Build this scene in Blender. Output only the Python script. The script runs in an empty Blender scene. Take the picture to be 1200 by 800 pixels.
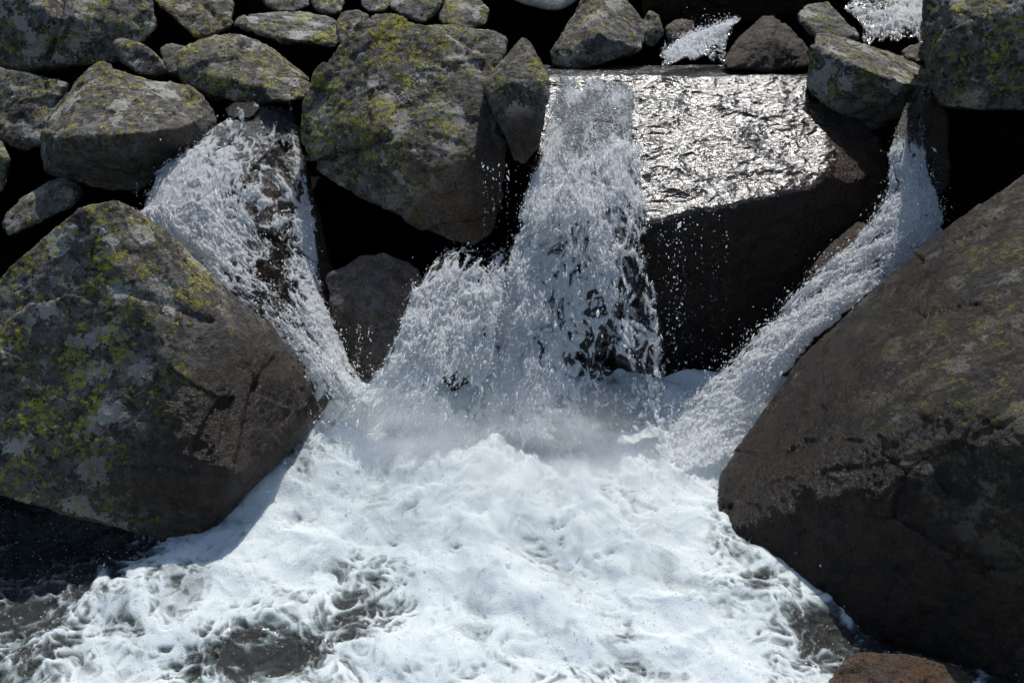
import bpy, bmesh, math, random
import numpy as np
from mathutils import Vector

# ------------------------------------------------------------------ camera, sky, sun, exposure
scene = bpy.context.scene
COL = scene.collection
CAM_Z, PITCH, FOC = 2.6, math.radians(22.0), 1166.67
cam_data = bpy.data.cameras.new('camera')
cam = bpy.data.objects.new('camera', cam_data); COL.objects.link(cam)
cam_data.sensor_width = 36.0; cam_data.lens = 35.0
cam_data.clip_start = 0.05; cam_data.clip_end = 2000
cam.location = (0, 0, CAM_Z)
cam.rotation_euler = (math.radians(90) - PITCH, 0, 0)
scene.camera = cam

SUN_EL, SUN_AZ = math.radians(65), math.radians(16)      # azimuth measured from +Y towards +X
world = bpy.data.worlds.new('World'); scene.world = world; world.use_nodes = True
wn = world.node_tree
sky = wn.nodes.new('ShaderNodeTexSky'); sky.sky_type = 'NISHITA'; sky.sun_disc = False
sky.sun_elevation = SUN_EL; sky.sun_rotation = SUN_AZ
bg = wn.nodes['Background']; bg.inputs['Strength'].default_value = 0.115
wn.links.new(sky.outputs['Color'], bg.inputs['Color'])
sun_data = bpy.data.lights.new('sun', 'SUN'); sun_data.energy = 4.2; sun_data.angle = math.radians(0.5)
sun_data.color = (1.0, 0.965, 0.91)
sun = bpy.data.objects.new('sun', sun_data); COL.objects.link(sun)
sdir = Vector((math.sin(SUN_AZ) * math.cos(SUN_EL), math.cos(SUN_AZ) * math.cos(SUN_EL), math.sin(SUN_EL)))
sun.rotation_euler = sdir.to_track_quat('Z', 'Y').to_euler()
sun.location = (1, 8, 12)
vs = scene.view_settings
vs.view_transform = 'Standard'; vs.look = 'None'; vs.exposure = 0.2; vs.gamma = 1.0; vs.use_curve_mapping = False
scene.cycles.max_bounces = 8; scene.cycles.transparent_max_bounces = 24; scene.cycles.volume_bounces = 2
scene.cycles.sample_clamp_indirect = 4.0
scene.cycles.use_denoising = True

# ------------------------------------------------------------------ numeric helpers
cp, sp = math.cos(PITCH), math.sin(PITCH)

def P(px, py, Y):
    """world point at distance Y on the line of sight of a photograph pixel (arrays or numbers)"""
    px = np.asarray(px, float); py = np.asarray(py, float); Y = np.asarray(Y, float)
    a = (px - 600) / FOC; b = (400 - py) / FOC
    dy = cp + b * sp; dz = -sp + b * cp
    t = Y / dy
    return np.stack([a * t, Y, CAM_Z + dz * t], -1)

def pix(p):
    x, y, z = p[..., 0], p[..., 1], p[..., 2] - CAM_Z
    d = y * cp - z * sp; u = y * sp + z * cp
    d = np.maximum(d, .05)
    return 600 + FOC * x / d, 400 - FOC * u / d

def hash3(ix, iy, iz, seed):
    h = (ix.astype(np.int64) * 374761393 + iy.astype(np.int64) * 668265263 + iz.astype(np.int64) * 2147483647 + seed * 974634777) & 0xFFFFFFFF
    h = ((h ^ (h >> 13)) * 1274126177) & 0xFFFFFFFF
    h = ((h ^ (h >> 16)) * 2246822519) & 0xFFFFFFFF
    return h ^ (h >> 15)

def perlin(p, seed=0):
    i = np.floor(p).astype(np.int64); f = p - i
    u = f * f * f * (f * (f * 6 - 15) + 10)
    out = 0
    for dx in (0, 1):
        wx = u[..., 0] if dx else 1 - u[..., 0]
        for dy in (0, 1):
            wy = u[..., 1] if dy else 1 - u[..., 1]
            for dz in (0, 1):
                wz = u[..., 2] if dz else 1 - u[..., 2]
                h = hash3(i[..., 0] + dx, i[..., 1] + dy, i[..., 2] + dz, seed)
                g = (((h & 1023) / 511.5 - 1) * (f[..., 0] - dx) + (((h >> 10) & 1023) / 511.5 - 1) * (f[..., 1] - dy)
                     + (((h >> 20) & 1023) / 511.5 - 1) * (f[..., 2] - dz))
                out = out + wx * wy * wz * g
    return out * 1.25

def fbm(p, octaves=4, seed=0, gain=.5, lac=2.03):
    a, s = 1.0, 0
    for o in range(octaves):
        s = s + a * perlin(p, seed + o * 17); p = p * lac + 3.7; a *= gain
    return s

def ridged(p, octaves=4, seed=0, gain=.5):
    a, s = 1.0, 0
    for o in range(octaves):
        s = s + a * (1 - 2.2 * np.abs(perlin(p, seed + o * 31))); p = p * 2.07 + 1.3; a *= gain
    return s

def worley2(x, y, seed=0):
    """F1, F2 and the nearest cell's random number"""
    ix = np.floor(x).astype(np.int64); iy = np.floor(y).astype(np.int64)
    f1 = np.full(x.shape, 9.); f2 = np.full(x.shape, 9.); cid = np.zeros(x.shape)
    z0 = np.zeros_like(ix)
    for dx in (-1, 0, 1):
        for dy in (-1, 0, 1):
            h = hash3(ix + dx, iy + dy, z0, seed)
            cx = ix + dx + (h & 1023) / 1023.; cy = iy + dy + ((h >> 10) & 1023) / 1023.
            d = np.hypot(cx - x, cy - y)
            c = ((h >> 20) & 1023) / 1023.
            near = d < f1
            f2 = np.where(near, f1, np.minimum(f2, d)); cid = np.where(near, c, cid); f1 = np.where(near, d, f1)
    return f1, f2, cid

def facets(p, seed=0):
    """offset of randomly tilted plates, one per 3-D cell: broken, angular faces"""
    i = np.floor(p).astype(np.int64); best = np.full(len(p), 9.); out = np.zeros(len(p)); f2 = np.full(len(p), 9.)
    for dx in (-1, 0, 1):
        for dy in (-1, 0, 1):
            for dz in (-1, 0, 1):
                h = hash3(i[:, 0] + dx, i[:, 1] + dy, i[:, 2] + dz, seed)
                c = np.stack([i[:, 0] + dx + .15 + .7 * (h & 255) / 255., i[:, 1] + dy + .15 + .7 * ((h >> 8) & 255) / 255., i[:, 2] + dz + .15 + .7 * ((h >> 16) & 255) / 255.], 1)
                r = p - c; d = (r * r).sum(1)
                h2 = hash3(i[:, 0] + dx, i[:, 1] + dy, i[:, 2] + dz, seed + 77)
                n = np.stack([(h2 & 255) / 127.5 - 1, ((h2 >> 8) & 255) / 127.5 - 1, ((h2 >> 16) & 255) / 127.5 - 1], 1)
                k = d < best
                f2 = np.where(k, best, np.minimum(f2, d)); best = np.where(k, d, best); out = np.where(k, (r * n).sum(1), out)
    return out, np.sqrt(f2) - np.sqrt(best)

def sstep(a, b, x):
    t = np.clip((x - a) / (b - a), 0, 1); return t * t * (3 - 2 * t)

def v3(*c):
    return np.stack(np.broadcast_arrays(*c), -1).astype(float)

def blobs(px, py, items):
    """sum of soft elliptical patches (x, y, rx, ry, value)"""
    s = 0
    for (bx, by, rx, ry, v) in items:
        s = s + v * np.exp(-(((px - bx) / rx) ** 2 + ((py - by) / ry) ** 2))
    return s

def set_attr(me, name, vals):
    a = me.attributes.new(name, 'FLOAT', 'POINT')
    a.data.foreach_set('value', np.broadcast_to(np.asarray(vals, np.float32).ravel() if np.ndim(vals) else np.float32(vals), (len(me.vertices),)).copy())

def mesh_from(name, verts, faces, smooth=True):
    """verts (n,3), faces (m,4) or (m,3) arrays"""
    me = bpy.data.meshes.new(name)
    n, (m, k) = len(verts), faces.shape
    me.vertices.add(n); me.vertices.foreach_set('co', np.asarray(verts, np.float32).ravel())
    me.loops.add(m * k); me.loops.foreach_set('vertex_index', faces.astype(np.int32).ravel())
    me.polygons.add(m)
    me.polygons.foreach_set('loop_start', np.arange(0, m * k, k, dtype=np.int32))
    me.polygons.foreach_set('use_smooth', np.full(m, smooth))
    me.update(calc_edges=True)
    return me

def link(name, me, mat, label=None, cat=None, group=None, kind=None, loc=None):
    o = bpy.data.objects.new(name, me); COL.objects.link(o)
    me.materials.append(mat)
    if loc is not None: o.location = loc
    for k, v in (('label', label), ('category', cat), ('group', group), ('kind', kind)):
        if v: o[k] = v
    return o

def grid_faces(nv, nu):
    idx = np.arange(nv * nu).reshape(nv, nu)
    return np.stack([idx[:-1, :-1], idx[1:, :-1], idx[1:, 1:], idx[:-1, 1:]], -1).reshape(-1, 4)

def compact(verts, faces, attrs):
    used = np.zeros(len(verts), bool); used[faces.ravel()] = True
    remap = np.cumsum(used) - 1
    return verts[used], remap[faces], {k: v[used] for k, v in attrs.items()}

# ------------------------------------------------------------------ materials
class NT:
    def __init__(s, name):
        s.m = bpy.data.materials.new(name); s.m.use_nodes = True; s.t = s.m.node_tree
        for n in list(s.t.nodes): s.t.nodes.remove(n)
        s.out = s.t.nodes.new('ShaderNodeOutputMaterial')
    def n(s, typ, ins=None, **props):
        nd = s.t.nodes.new('ShaderNode' + typ)
        for k, v in props.items(): setattr(nd, k, v)
        for k, v in (ins or {}).items(): s.put(nd.inputs[k], v)
        return nd
    def put(s, sock, v):
        if isinstance(v, bpy.types.NodeSocket): s.t.links.new(v, sock)
        elif isinstance(v, bpy.types.Node): s.t.links.new(v.outputs[0], sock)
        elif isinstance(v, (tuple, list)) and len(v) == 3 and sock.type == 'RGBA': sock.default_value = (*v, 1)
        else: sock.default_value = v
    def math(s, op, a, b=0.0, c=None, clamp=False):
        nd = s.t.nodes.new('ShaderNodeMath'); nd.operation = op; nd.use_clamp = clamp
        s.put(nd.inputs[0], a); s.put(nd.inputs[1], b)
        if c is not None: s.put(nd.inputs[2], c)
        return nd.outputs[0]
    def noise(s, vec, scale, detail=4, rough=.55, dist=0.0):
        return s.n('TexNoise', {'Vector': vec, 'Scale': scale, 'Detail': detail, 'Roughness': rough, 'Distortion': dist}).outputs['Fac']
    def ramp(s, x, a, b):
        return s.n('MapRange', {'Value': x, 'From Min': a, 'From Max': b}, interpolation_type='SMOOTHSTEP').outputs[0]
    def mix(s, f, a, b, blend='MIX'):
        nd = s.t.nodes.new('ShaderNodeMix'); nd.data_type = 'RGBA'; nd.blend_type = blend
        s.put(nd.inputs[0], f); s.put(nd.inputs[6], a); s.put(nd.inputs[7], b)
        return nd.outputs[2]
    def attr(s, name):
        return s.n('Attribute', attribute_name=name).outputs['Fac']

def rock_material(name, c_light=(.20, .19, .18), c_dark=(.07, .066, .062), sheen=False, gain=.96):
    t = NT(name)
    tc = t.n('TexCoord').outputs['Object']
    rnd = t.n('ObjectInfo').outputs['Random']
    off = t.n('CombineXYZ', {0: t.math('MULTIPLY', rnd, 37.0), 1: t.math('MULTIPLY', rnd, 91.0), 2: t.math('MULTIPLY', rnd, 53.0)})
    v = t.n('VectorMath', {0: tc, 1: off.outputs[0]}, operation='ADD').outputs[0]
    wet, lich, red = t.attr('wet'), t.attr('lich'), t.attr('red')
    film = t.attr('film')
    big = t.noise(v, 2.6, 5, .6)
    mid = t.noise(v, 17, 7, .7, .4)
    fine = t.noise(v, 90, 4, .75)
    col = t.mix(t.ramp(mid, .42, .60), c_dark, c_light)
    col = t.mix(t.math('MULTIPLY', t.ramp(big, .4, .7), .45), col, (.12, .105, .085))
    col = t.mix(t.math('MULTIPLY', t.ramp(fine, .5, .75), .45), col, (.33, .32, .30))
    col = t.mix(t.math('MULTIPLY', t.ramp(fine, .47, .30), .6), col, (.035, .033, .03))
    warp = t.n('TexNoise', {'Vector': v, 'Scale': 38, 'Detail': 4, 'Roughness': .65}).outputs['Color']
    def cells(scale, amt, off):
        w = t.n('VectorMath', {0: warp, 1: (amt, amt, amt), 2: v}, operation='MULTIPLY_ADD')
        w = t.n('VectorMath', {0: w.outputs[0], 1: (off, off * 1.7, off * .6)}, operation='ADD')
        vo = t.n('TexVoronoi', {'Vector': w.outputs[0], 'Scale': scale, 'Randomness': 1.0})
        sp = t.n('SeparateColor', {0: vo.outputs['Color']})
        return sp.outputs[0], sp.outputs[1]
    cover = t.math('MULTIPLY_ADD', t.ramp(lich, .0, .5), .68, .32)
    r1, q1 = cells(30, .10, 0.0)
    crust = t.n('ValToRGB', {0: r1}); cr = crust.color_ramp; cr.interpolation = 'CONSTANT'
    stops = [(0, (.012, .012, .011)), (.20, (.05, .048, .042)), (.42, (.11, .105, .095)), (.66, (.19, .185, .17)), (.86, (.31, .31, .29))]
    cr.elements[0].position, cr.elements[0].color = 0, (*stops[0][1], 1)
    cr.elements[1].position, cr.elements[1].color = stops[1][0], (*stops[1][1], 1)
    for p_, c_ in stops[2:]:
        e_ = cr.elements.new(p_); e_.color = (*c_, 1)
    col = t.mix(t.math('MULTIPLY', cover, t.math('MULTIPLY_ADD', q1, .55, .15)), col, crust.outputs[0])
    k = t.noise(v, 24, 6, .74, .6)
    col = t.mix(t.math('MULTIPLY', t.ramp(k, .55, .585), t.math('MULTIPLY', cover, .85)), col, (.016, .017, .014))
    # pale grey crusts
    r3, q3 = cells(11, .16, 3.1)
    pale = t.math('MULTIPLY', t.ramp(t.math('MULTIPLY_ADD', t.noise(v, 20, 5, .7), .5, r3), 1.08, 1.11), t.ramp(lich, .1, .4))
    col = t.mix(t.math('MULTIPLY', pale, .9), col, t.mix(fine, (.27, .275, .26), (.50, .50, .47)))
    # olive moss film
    ol = t.noise(v, 9, 6, .72)
    olf = t.math('MULTIPLY', t.ramp(t.math('MULTIPLY_ADD', lich, .22, ol), .64, .80), .5)
    col = t.mix(olf, col, (.062, .060, .020))
    # yellow-green map lichen in crumbly clusters
    r2, q2 = cells(62, .07, 7.7)
    y2 = t.noise(v, 6.5, 5, .65)
    dens = t.math('MULTIPLY', t.ramp(y2, .42, .66), t.math('MULTIPLY', lich, .78))
    yf = t.math('MULTIPLY', t.math('GREATER_THAN', t.math('ADD', r2, dens), 1.0), t.ramp(lich, .02, .15))
    ycol = t.mix(q2, (.17, .17, .022), (.40, .385, .06))
    col = t.mix(t.math('MULTIPLY', yf, .88), col, ycol)
    # rusty stain
    rs = t.math('MULTIPLY', red, t.ramp(t.noise(v, 7, 5, .7), .32, .62))
    col = t.mix(rs, col, t.mix(t.ramp(fine, .35, .65), (.07, .036, .017), (.23, .14, .08)))
    # wetness darkens and polishes
    wf = t.math('MULTIPLY', wet, t.ramp(t.math('MULTIPLY_ADD', mid, .7, wet), .45, .85), clamp=True)
    if gain < .7:
        bd = t.n('Mapping', {'Vector': v, 'Scale': (1.0, 2.2, 2.2), 'Rotation': (0, .5, .3)})
        col = t.mix(t.math('MULTIPLY', t.ramp(t.noise(bd, 3.2, 6, .68, .5), .50, .60), .8), col, (.012, .010, .008))
        col = t.mix(t.math('MULTIPLY', t.ramp(t.noise(bd, 4.4, 6, .7), .56, .66), .6), col, (.20, .185, .165))
    col = t.mix(wf, col, t.mix(1.0, col, (.25, .20, .165), 'MULTIPLY'))
    rough = t.math('MULTIPLY_ADD', wf, t.math('MULTIPLY_ADD', fine, -.7, -.30), .90)
    h = t.math('ADD', t.math('MULTIPLY', t.noise(v, 22, 8, .68, .3), .55), t.math('MULTIPLY', t.noise(v, 110, 4, .7), .18))
    h = t.math('ADD', h, t.math('MULTIPLY', yf, .05))
    bump = t.n('Bump', {'Height': h, 'Strength': 1.0, 'Distance': .05})
    col = t.mix(1.0, col, (gain, gain, gain), 'MULTIPLY')
    col = t.mix(t.math('MULTIPLY', rnd, .35), col, t.mix(1.0, col, (.75, .62, .5), 'MULTIPLY'))
    b = t.n('BsdfPrincipled', {'Base Color': col, 'Roughness': rough, 'Normal': bump.outputs[0], 'Specular IOR Level': t.math('MULTIPLY_ADD', wf, .06, .2)})
    if sheen:      # a sheet of running water over the stone
        mp = t.n('Mapping', {'Vector': tc, 'Scale': (1.0, 1.7, 1.7)})
        fh = t.math('ADD', t.noise(mp, 20, 4, .55, .6), t.math('MULTIPLY', t.noise(mp, 75, 3, .6), .22))
        fb = t.n('Bump', {'Height': fh, 'Strength': 1.0, 'Distance': .0085})
        f = t.n('BsdfPrincipled', {'Base Color': t.mix(1.0, col, (.6, .6, .6), 'MULTIPLY'), 'Roughness': t.math('MULTIPLY_ADD', t.noise(v, 5, 3),   .20, .10), 'Normal': fb.outputs[0], 'IOR': 1.48})
        b = t.n('MixShader', {0: t.ramp(t.math('MULTIPLY_ADD', t.math('SUBTRACT', mid, .5), .5, film), .35, .6), 1: b, 2: f})
    t.put(t.out.inputs[0], b)
    return t.m

ROCK = rock_material('lichen_rock')
WETSLAB = rock_material('slab_under_running_water', (.07, .06, .05), (.02, .017, .015), True)
MOTTLED = rock_material('mottled_dark_rock', (.12, .098, .078), (.012, .009, .006), gain=.62)
DARKROCK = rock_material('dark_wet_rock', (.075, .06, .046), (.016, .013, .010), gain=.8)

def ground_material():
    t = NT('shade_black_soil')
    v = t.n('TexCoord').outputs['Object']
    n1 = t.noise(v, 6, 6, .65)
    col = t.mix(t.ramp(n1, .35, .65), (.002, .002, .002), (.008, .007, .006))  # near-black albedo puts the shade of the gaps into the soil colour
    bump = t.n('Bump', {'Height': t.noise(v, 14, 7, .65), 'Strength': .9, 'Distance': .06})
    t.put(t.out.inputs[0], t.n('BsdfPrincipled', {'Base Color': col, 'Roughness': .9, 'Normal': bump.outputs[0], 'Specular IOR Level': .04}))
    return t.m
GROUND = ground_material()

def water_material(name, clear_dark=.0, foam_col=(.86, .90, .92), rough_foam=.22, transl=.5, bscale=70, bdist=.012, film=(.75, .82, .85), sss=0.0, see=0.0, aer=(.62, .68, .70), grain=(90, .5, .22, .78)):
    t = NT(name)
    v = t.n('TexCoord').outputs['Object']
    f = t.attr('foam')
    g = t.noise(v, grain[0], 3, .7)
    ff = t.ramp(t.math('MULTIPLY_ADD', t.math('SUBTRACT', g, .5), grain[1], f), grain[2], grain[3])
    h = t.math('ADD', t.noise(v, bscale, 5, .65), t.math('MULTIPLY', t.noise(v, bscale * 3.3, 2, .7), .45))
    foam_col = t.mix(t.ramp(f, .25, .95), aer, foam_col)
    bump = t.n('Bump', {'Height': h, 'Strength': .9, 'Distance': bdist})
    white = t.n('BsdfPrincipled', {'Base Color': foam_col, 'Roughness': rough_foam, 'Normal': bump.outputs[0], 'IOR': 1.33, 'Subsurface Weight': sss, 'Subsurface Radius': (.05, .06, .07), 'Subsurface Scale': 1.0})
    tr = t.n('BsdfTranslucent', {'Color': foam_col, 'Normal': bump.outputs[0]})
    w = t.n('MixShader', {0: transl, 1: white, 2: tr})
    if see > 0: w = t.n('MixShader', {0: see, 1: w, 2: t.n('BsdfTransparent')})
    gl = t.n('BsdfGlossy', {'Roughness': .2, 'Normal': bump.outputs[0], 'Color': (1, 1, 1)})
    tp = t.n('BsdfTransparent', {'Color': film})
    under = tp
    if clear_dark > 0:
        dk = t.n('BsdfDiffuse', {'Color': (.012, .014, .012)})
        under = t.n('MixShader', {0: clear_dark, 1: tp, 2: dk})
    fr = t.n('Fresnel', {'IOR': 1.4, 'Normal': bump.outputs[0]})
    clear = t.n('MixShader', {0: fr.outputs[0], 1: under, 2: gl})
    t.put(t.out.inputs[0], t.n('MixShader', {0: ff, 1: clear, 2: w}))
    return t.m
FALL = water_material('falling_water', see=.12, transl=.5, foam_col=(.93, .95, .96))
POOL = water_material('foaming_water', clear_dark=.75, transl=.06, rough_foam=.5, foam_col=(.66, .72, .738), bscale=140, bdist=.007, sss=.5, grain=(230, 1.0, .08, .92), aer=(.30, .37, .37))

def film_material():
    t = NT('water_film')
    v = t.n('TexCoord').outputs['Object']
    mp = t.n('Mapping', {'Vector': v, 'Scale': (1.0, 1.7, 1.7)})
    h = t.math('ADD', t.noise(mp, 22, 4, .55, .6), t.math('MULTIPLY', t.noise(mp, 75, 3, .6), .25))
    bump = t.n('Bump', {'Height': h, 'Strength': 1.0, 'Distance': .0085})
    col = t.mix(t.ramp(t.noise(v, 7, 5), .4, .65), (.018, .016, .014), (.06, .055, .05))
    t.put(t.out.inputs[0], t.n('BsdfPrincipled', {'Base Color': col, 'Roughness': t.math('MULTIPLY_ADD', t.noise(v, 5, 3), .14, .13), 'Normal': bump.outputs[0], 'IOR': 1.45}))
    return t.m
FILM = film_material()

def drop_material():
    t = NT('water_drops')
    w = t.n('BsdfPrincipled', {'Base Color': (.94, .96, .97), 'Roughness': .15, 'IOR': 1.33})
    tr = t.n('BsdfTranslucent', {'Color': (.94, .96, .97)})
    m = t.n('MixShader', {0: .5, 1: w, 2: tr})
    t.put(t.out.inputs[0], t.n('MixShader', {0: .38, 1: m, 2: t.n('BsdfTransparent')}))
    return t.m
DROP = drop_material()

# ------------------------------------------------------------------ ground
def bank_height(x, y):
    z = -0.55 + 1.2 * sstep(4.9, 6.2, y) + .35 * sstep(6.2, 7.6, y) + 2.3 * sstep(8.75, 9.1, y)  # steep step added to face away from the sun and keep gaps black
    z = z + (1.15 - z) * sstep(-1.5, -1.35, x) * sstep(2.0, 1.9, x) * sstep(5.72, 5.95, y) * sstep(7.6, 6.6, y)  # another added step, upright so its face stays unlit
    z = z + np.maximum(y - 9.1, 0) * .38 + (1.78 - z) * sstep(1.95, 2.15, x) * sstep(5.55, 5.8, y) * sstep(8.5, 7.5, y)  # step added under the top right boulder to keep its hollow unlit
    z = z + .10 * np.maximum(np.abs(x) - 2.2, 0) ** 1.2 * sstep(1.0, 4.0, y)
    return z

def build_ground():
    ax = np.concatenate([np.linspace(-120, -6, 30)[:-1], np.linspace(-6, 6, 200), np.linspace(6, 120, 30)[1:]])
    ay = np.concatenate([np.linspace(-60, 1.5, 24)[:-1], np.linspace(1.5, 12, 190), np.linspace(12, 160, 40)[1:]])
    X, Y = np.meshgrid(ax, ay)
    Z = bank_height(X, Y) + .12 * fbm(v3(X * .9, Y * .9, 0 * X), 5, 4) * np.minimum(1, 1)
    me = mesh_from('ground', v3(X, Y, Z).reshape(-1, 3), grid_faces(len(ay), len(ax))[:, ::-1])
    link('ground', me, GROUND, kind='structure')
build_ground()

# ------------------------------------------------------------------ boulders
rng = np.random.default_rng(11)
def laplace(co, e, it, w=.5):
    n = len(co)
    deg = np.bincount(e.ravel(), minlength=n)[:, None].clip(1)
    for _ in range(it):
        s = np.zeros_like(co)
        for k in range(3):
            s[:, k] = np.bincount(e[:, 0], co[e[:, 1], k], n) + np.bincount(e[:, 1], co[e[:, 0], k], n)
        co = co + w * (s / deg - co)
    return co

def boulder(label, front, thick, shrink=.72, group=None, mat=None, wet=(), lich=(), red=(), wet0=0., lich0=.5, red0=0.,
            chips=9, chip=.05, rough=1.0, cracks=(), film=False, seed=0, strata=None, vox=None, smooth=2, extra=(), lower_back=0.):
    """convex hull of control points (pixel, pixel, distance) plus a smaller back, carved and weathered"""
    r = np.random.default_rng(seed + 100)
    f = np.array(front, float)
    pts = P(f[:, 0], f[:, 1], f[:, 2])
    c = f[:, :2].mean(0)
    back = P(c[0] + (f[:, 0] - c[0]) * shrink, c[1] + (f[:, 1] - c[1]) * shrink, np.full(len(f), f[:, 2].max() + thick))
    back[:, 2] -= lower_back
    allp = np.concatenate([pts, back] + ([np.array(extra, float)] if len(extra) else []))
    bm = bmesh.new()
    for p in allp: bm.verts.new(p)
    res = bmesh.ops.convex_hull(bm, input=bm.verts)
    junk = list({g for k in ('geom_interior', 'geom_unused') for g in res[k] if isinstance(g, bmesh.types.BMVert)})
    bmesh.ops.delete(bm, geom=junk, context='VERTS')
    bmesh.ops.recalc_face_normals(bm, faces=bm.faces)
    me0 = bpy.data.meshes.new('tmp'); bm.to_mesh(me0); bm.free()
    tmp = bpy.data.objects.new('tmp', me0); COL.objects.link(tmp)
    md = tmp.modifiers.new('r', 'REMESH'); md.mode = 'VOXEL'
    ymean = f[:, 2].mean()
    md.voxel_size = vox or max(.009, .0022 * ymean)
    dg = bpy.context.evaluated_depsgraph_get()
    me = bpy.data.meshes.new_from_object(tmp.evaluated_get(dg))
    bpy.data.objects.remove(tmp); bpy.data.meshes.remove(me0)
    n = len(me.vertices)
    co = np.empty(n * 3); me.vertices.foreach_get('co', co); co = co.reshape(-1, 3)
    e = np.empty(len(me.edges) * 2, np.int32); me.edges.foreach_get('vertices', e); e = e.reshape(-1, 2)
    ext = co.max(0) - co.min(0); size = float(np.sort(ext)[1])
    for _ in range(chips):
        nv = r.normal(size=3); nv /= np.linalg.norm(nv)
        d = co @ nv; lim = d.max() - r.uniform(.35, 1) * chip * size
        co = co - np.maximum(d - lim, 0)[:, None] * nv
    co = laplace(co, e, smooth)
    me.vertices.foreach_set('co', co.ravel()); me.update()
    nr = np.empty(n * 3); me.vertices.foreach_get('normal', nr); nr = nr.reshape(-1, 3)
    o3 = r.uniform(-50, 50, 3)
    q = co + o3
    if strata is not None:
        sdir_ = np.array(strata, float); sdir_ /= np.linalg.norm(sdir_)
        along = q @ sdir_
        qs = q + along[:, None] * sdir_ * 2.5
    else: qs = q
    s_ = min(size, 1.0)
    wq = q + .10 * s_ * v3(perlin(q * (3 / s_), 41), perlin(q * (3 / s_), 42), perlin(q * (3 / s_), 43))
    fa, ga = facets(wq * v3(1, 1, 1.35) * (2.1 / s_), seed)
    fb, gb = facets((wq + .02 * v3(perlin(q * 15, 51), perlin(q * 15, 52), perlin(q * 15, 53))) * (6.5 / s_), seed + 9)
    disp = .016 * s_ * fbm(q * (1.7 / s_), 3, 1) + .024 * s_ * fa + .010 * s_ * fb + .008 * fbm(qs * 11, 5, 3, .58) + .005 * fbm(qs * 40, 3, 13)
    msk = sstep(-.05, .3, perlin(q * (1.6 / s_), 5))
    disp = disp - .007 * s_ * sstep(.05, 0, ga) * msk - .004 * s_ * sstep(.06, 0, gb) * sstep(0, .3, perlin(q * (2.2 / s_), 6))
    if film:
        wq2 = q + .05 * v3(perlin(q * 6, 61), perlin(q * 6, 62), perlin(q * 6, 63))
        disp = (.030 * fbm(q * 2.2, 3, 1) + .009 * ridged(wq2 * v3(4, 7, 7), 2, 65) + .0032 * ridged(wq2 * v3(13, 26, 26), 3, 66) + .0022 * fbm(q * 55, 2, 67)) / rough
    px, py = pix(co)
    for (line, wpx, dep) in cracks:
        dmin = np.full(n, 1e9)
        wob = 5 * perlin(q * 7, 9)
        for (a, b) in zip(line[:-1], line[1:]):
            a = np.array(a, float); b = np.array(b, float); ab = b - a
            tt = np.clip(((px - a[0]) * ab[0] + (py - a[1]) * ab[1]) / (ab @ ab), 0, 1)
            dmin = np.minimum(dmin, np.hypot(px - a[0] - tt * ab[0], py - a[1] - tt * ab[1] + wob))
        disp = disp - dep * np.exp(-(dmin / wpx) ** 2)
    co = co + nr * (disp * rough)[:, None]
    base = np.array([co[:, 0].mean(), co[:, 1].mean(), co[:, 2].min()])
    me.vertices.foreach_set('co', (co - base).ravel())
    me.polygons.foreach_set('use_smooth', np.ones(len(me.polygons), bool))
    me.update()
    me.name = 'boulder'
    set_attr(me, 'wet', np.clip(wet0 + blobs(px, py, wet), 0, 1))
    set_attr(me, 'lich', np.clip((lich0 + blobs(px, py, lich)) * (.75 + .25 * np.clip(nr[:, 2] + .3, 0, 1)), 0, 1))
    if film:
        set_attr(me, 'film', sstep(.45, .7, nr[:, 2] + .22 * perlin(q * 5, 33) + .12 * perlin(q * 14, 34)) * sstep(1000, 955, px + 25 * perlin(q * 4, 35)))
    set_attr(me, 'red', np.clip(red0 + blobs(px, py, red), 0, 1))
    return link('boulder', me, mat or ROCK, label, 'boulder', group, None, base)

HEAP = 'boulders heaped above the falls'
BANKS = 'big boulders hemming in the cascade'

# big near boulder, left
boulder('huge lichen-covered boulder with a pointed top, on the left bank beside the foaming pool',
    [(-90,560,3.66),(0,574,3.68),(110,610,3.72),(190,634,3.76),(222,643,3.8),(262,612,3.86),(330,540,4.1),(378,490,4.4),(392,463,4.55),
     (347,413,4.55),(290,362,4.45),(200,277,4.36),(160,246,4.32),(125,230,4.26),(100,235,4.2),(40,298,4.12),(-90,400,4.0),
     (275,560,3.78),(308,440,4.14),(150,420,3.93)], 1.0, .7, BANKS, seed=1, lich0=.62, chip=.02, chips=6, rough=.65,
    lich=[(60,450,130,150,.35),(300,470,95,140,-.75),(200,560,120,70,-.45),(180,300,60,50,.1)],
    wet=[(330,500,80,150,.95),(230,570,130,90,.9),(240,460,90,100,.6),(60,560,90,40,.3)], red=[(340,560,60,60,.35)],
    cracks=[([(322,420),(296,460),(285,520),(275,560)],5,.03),([(125,325),(160,345),(250,375)],5,.02)])
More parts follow.
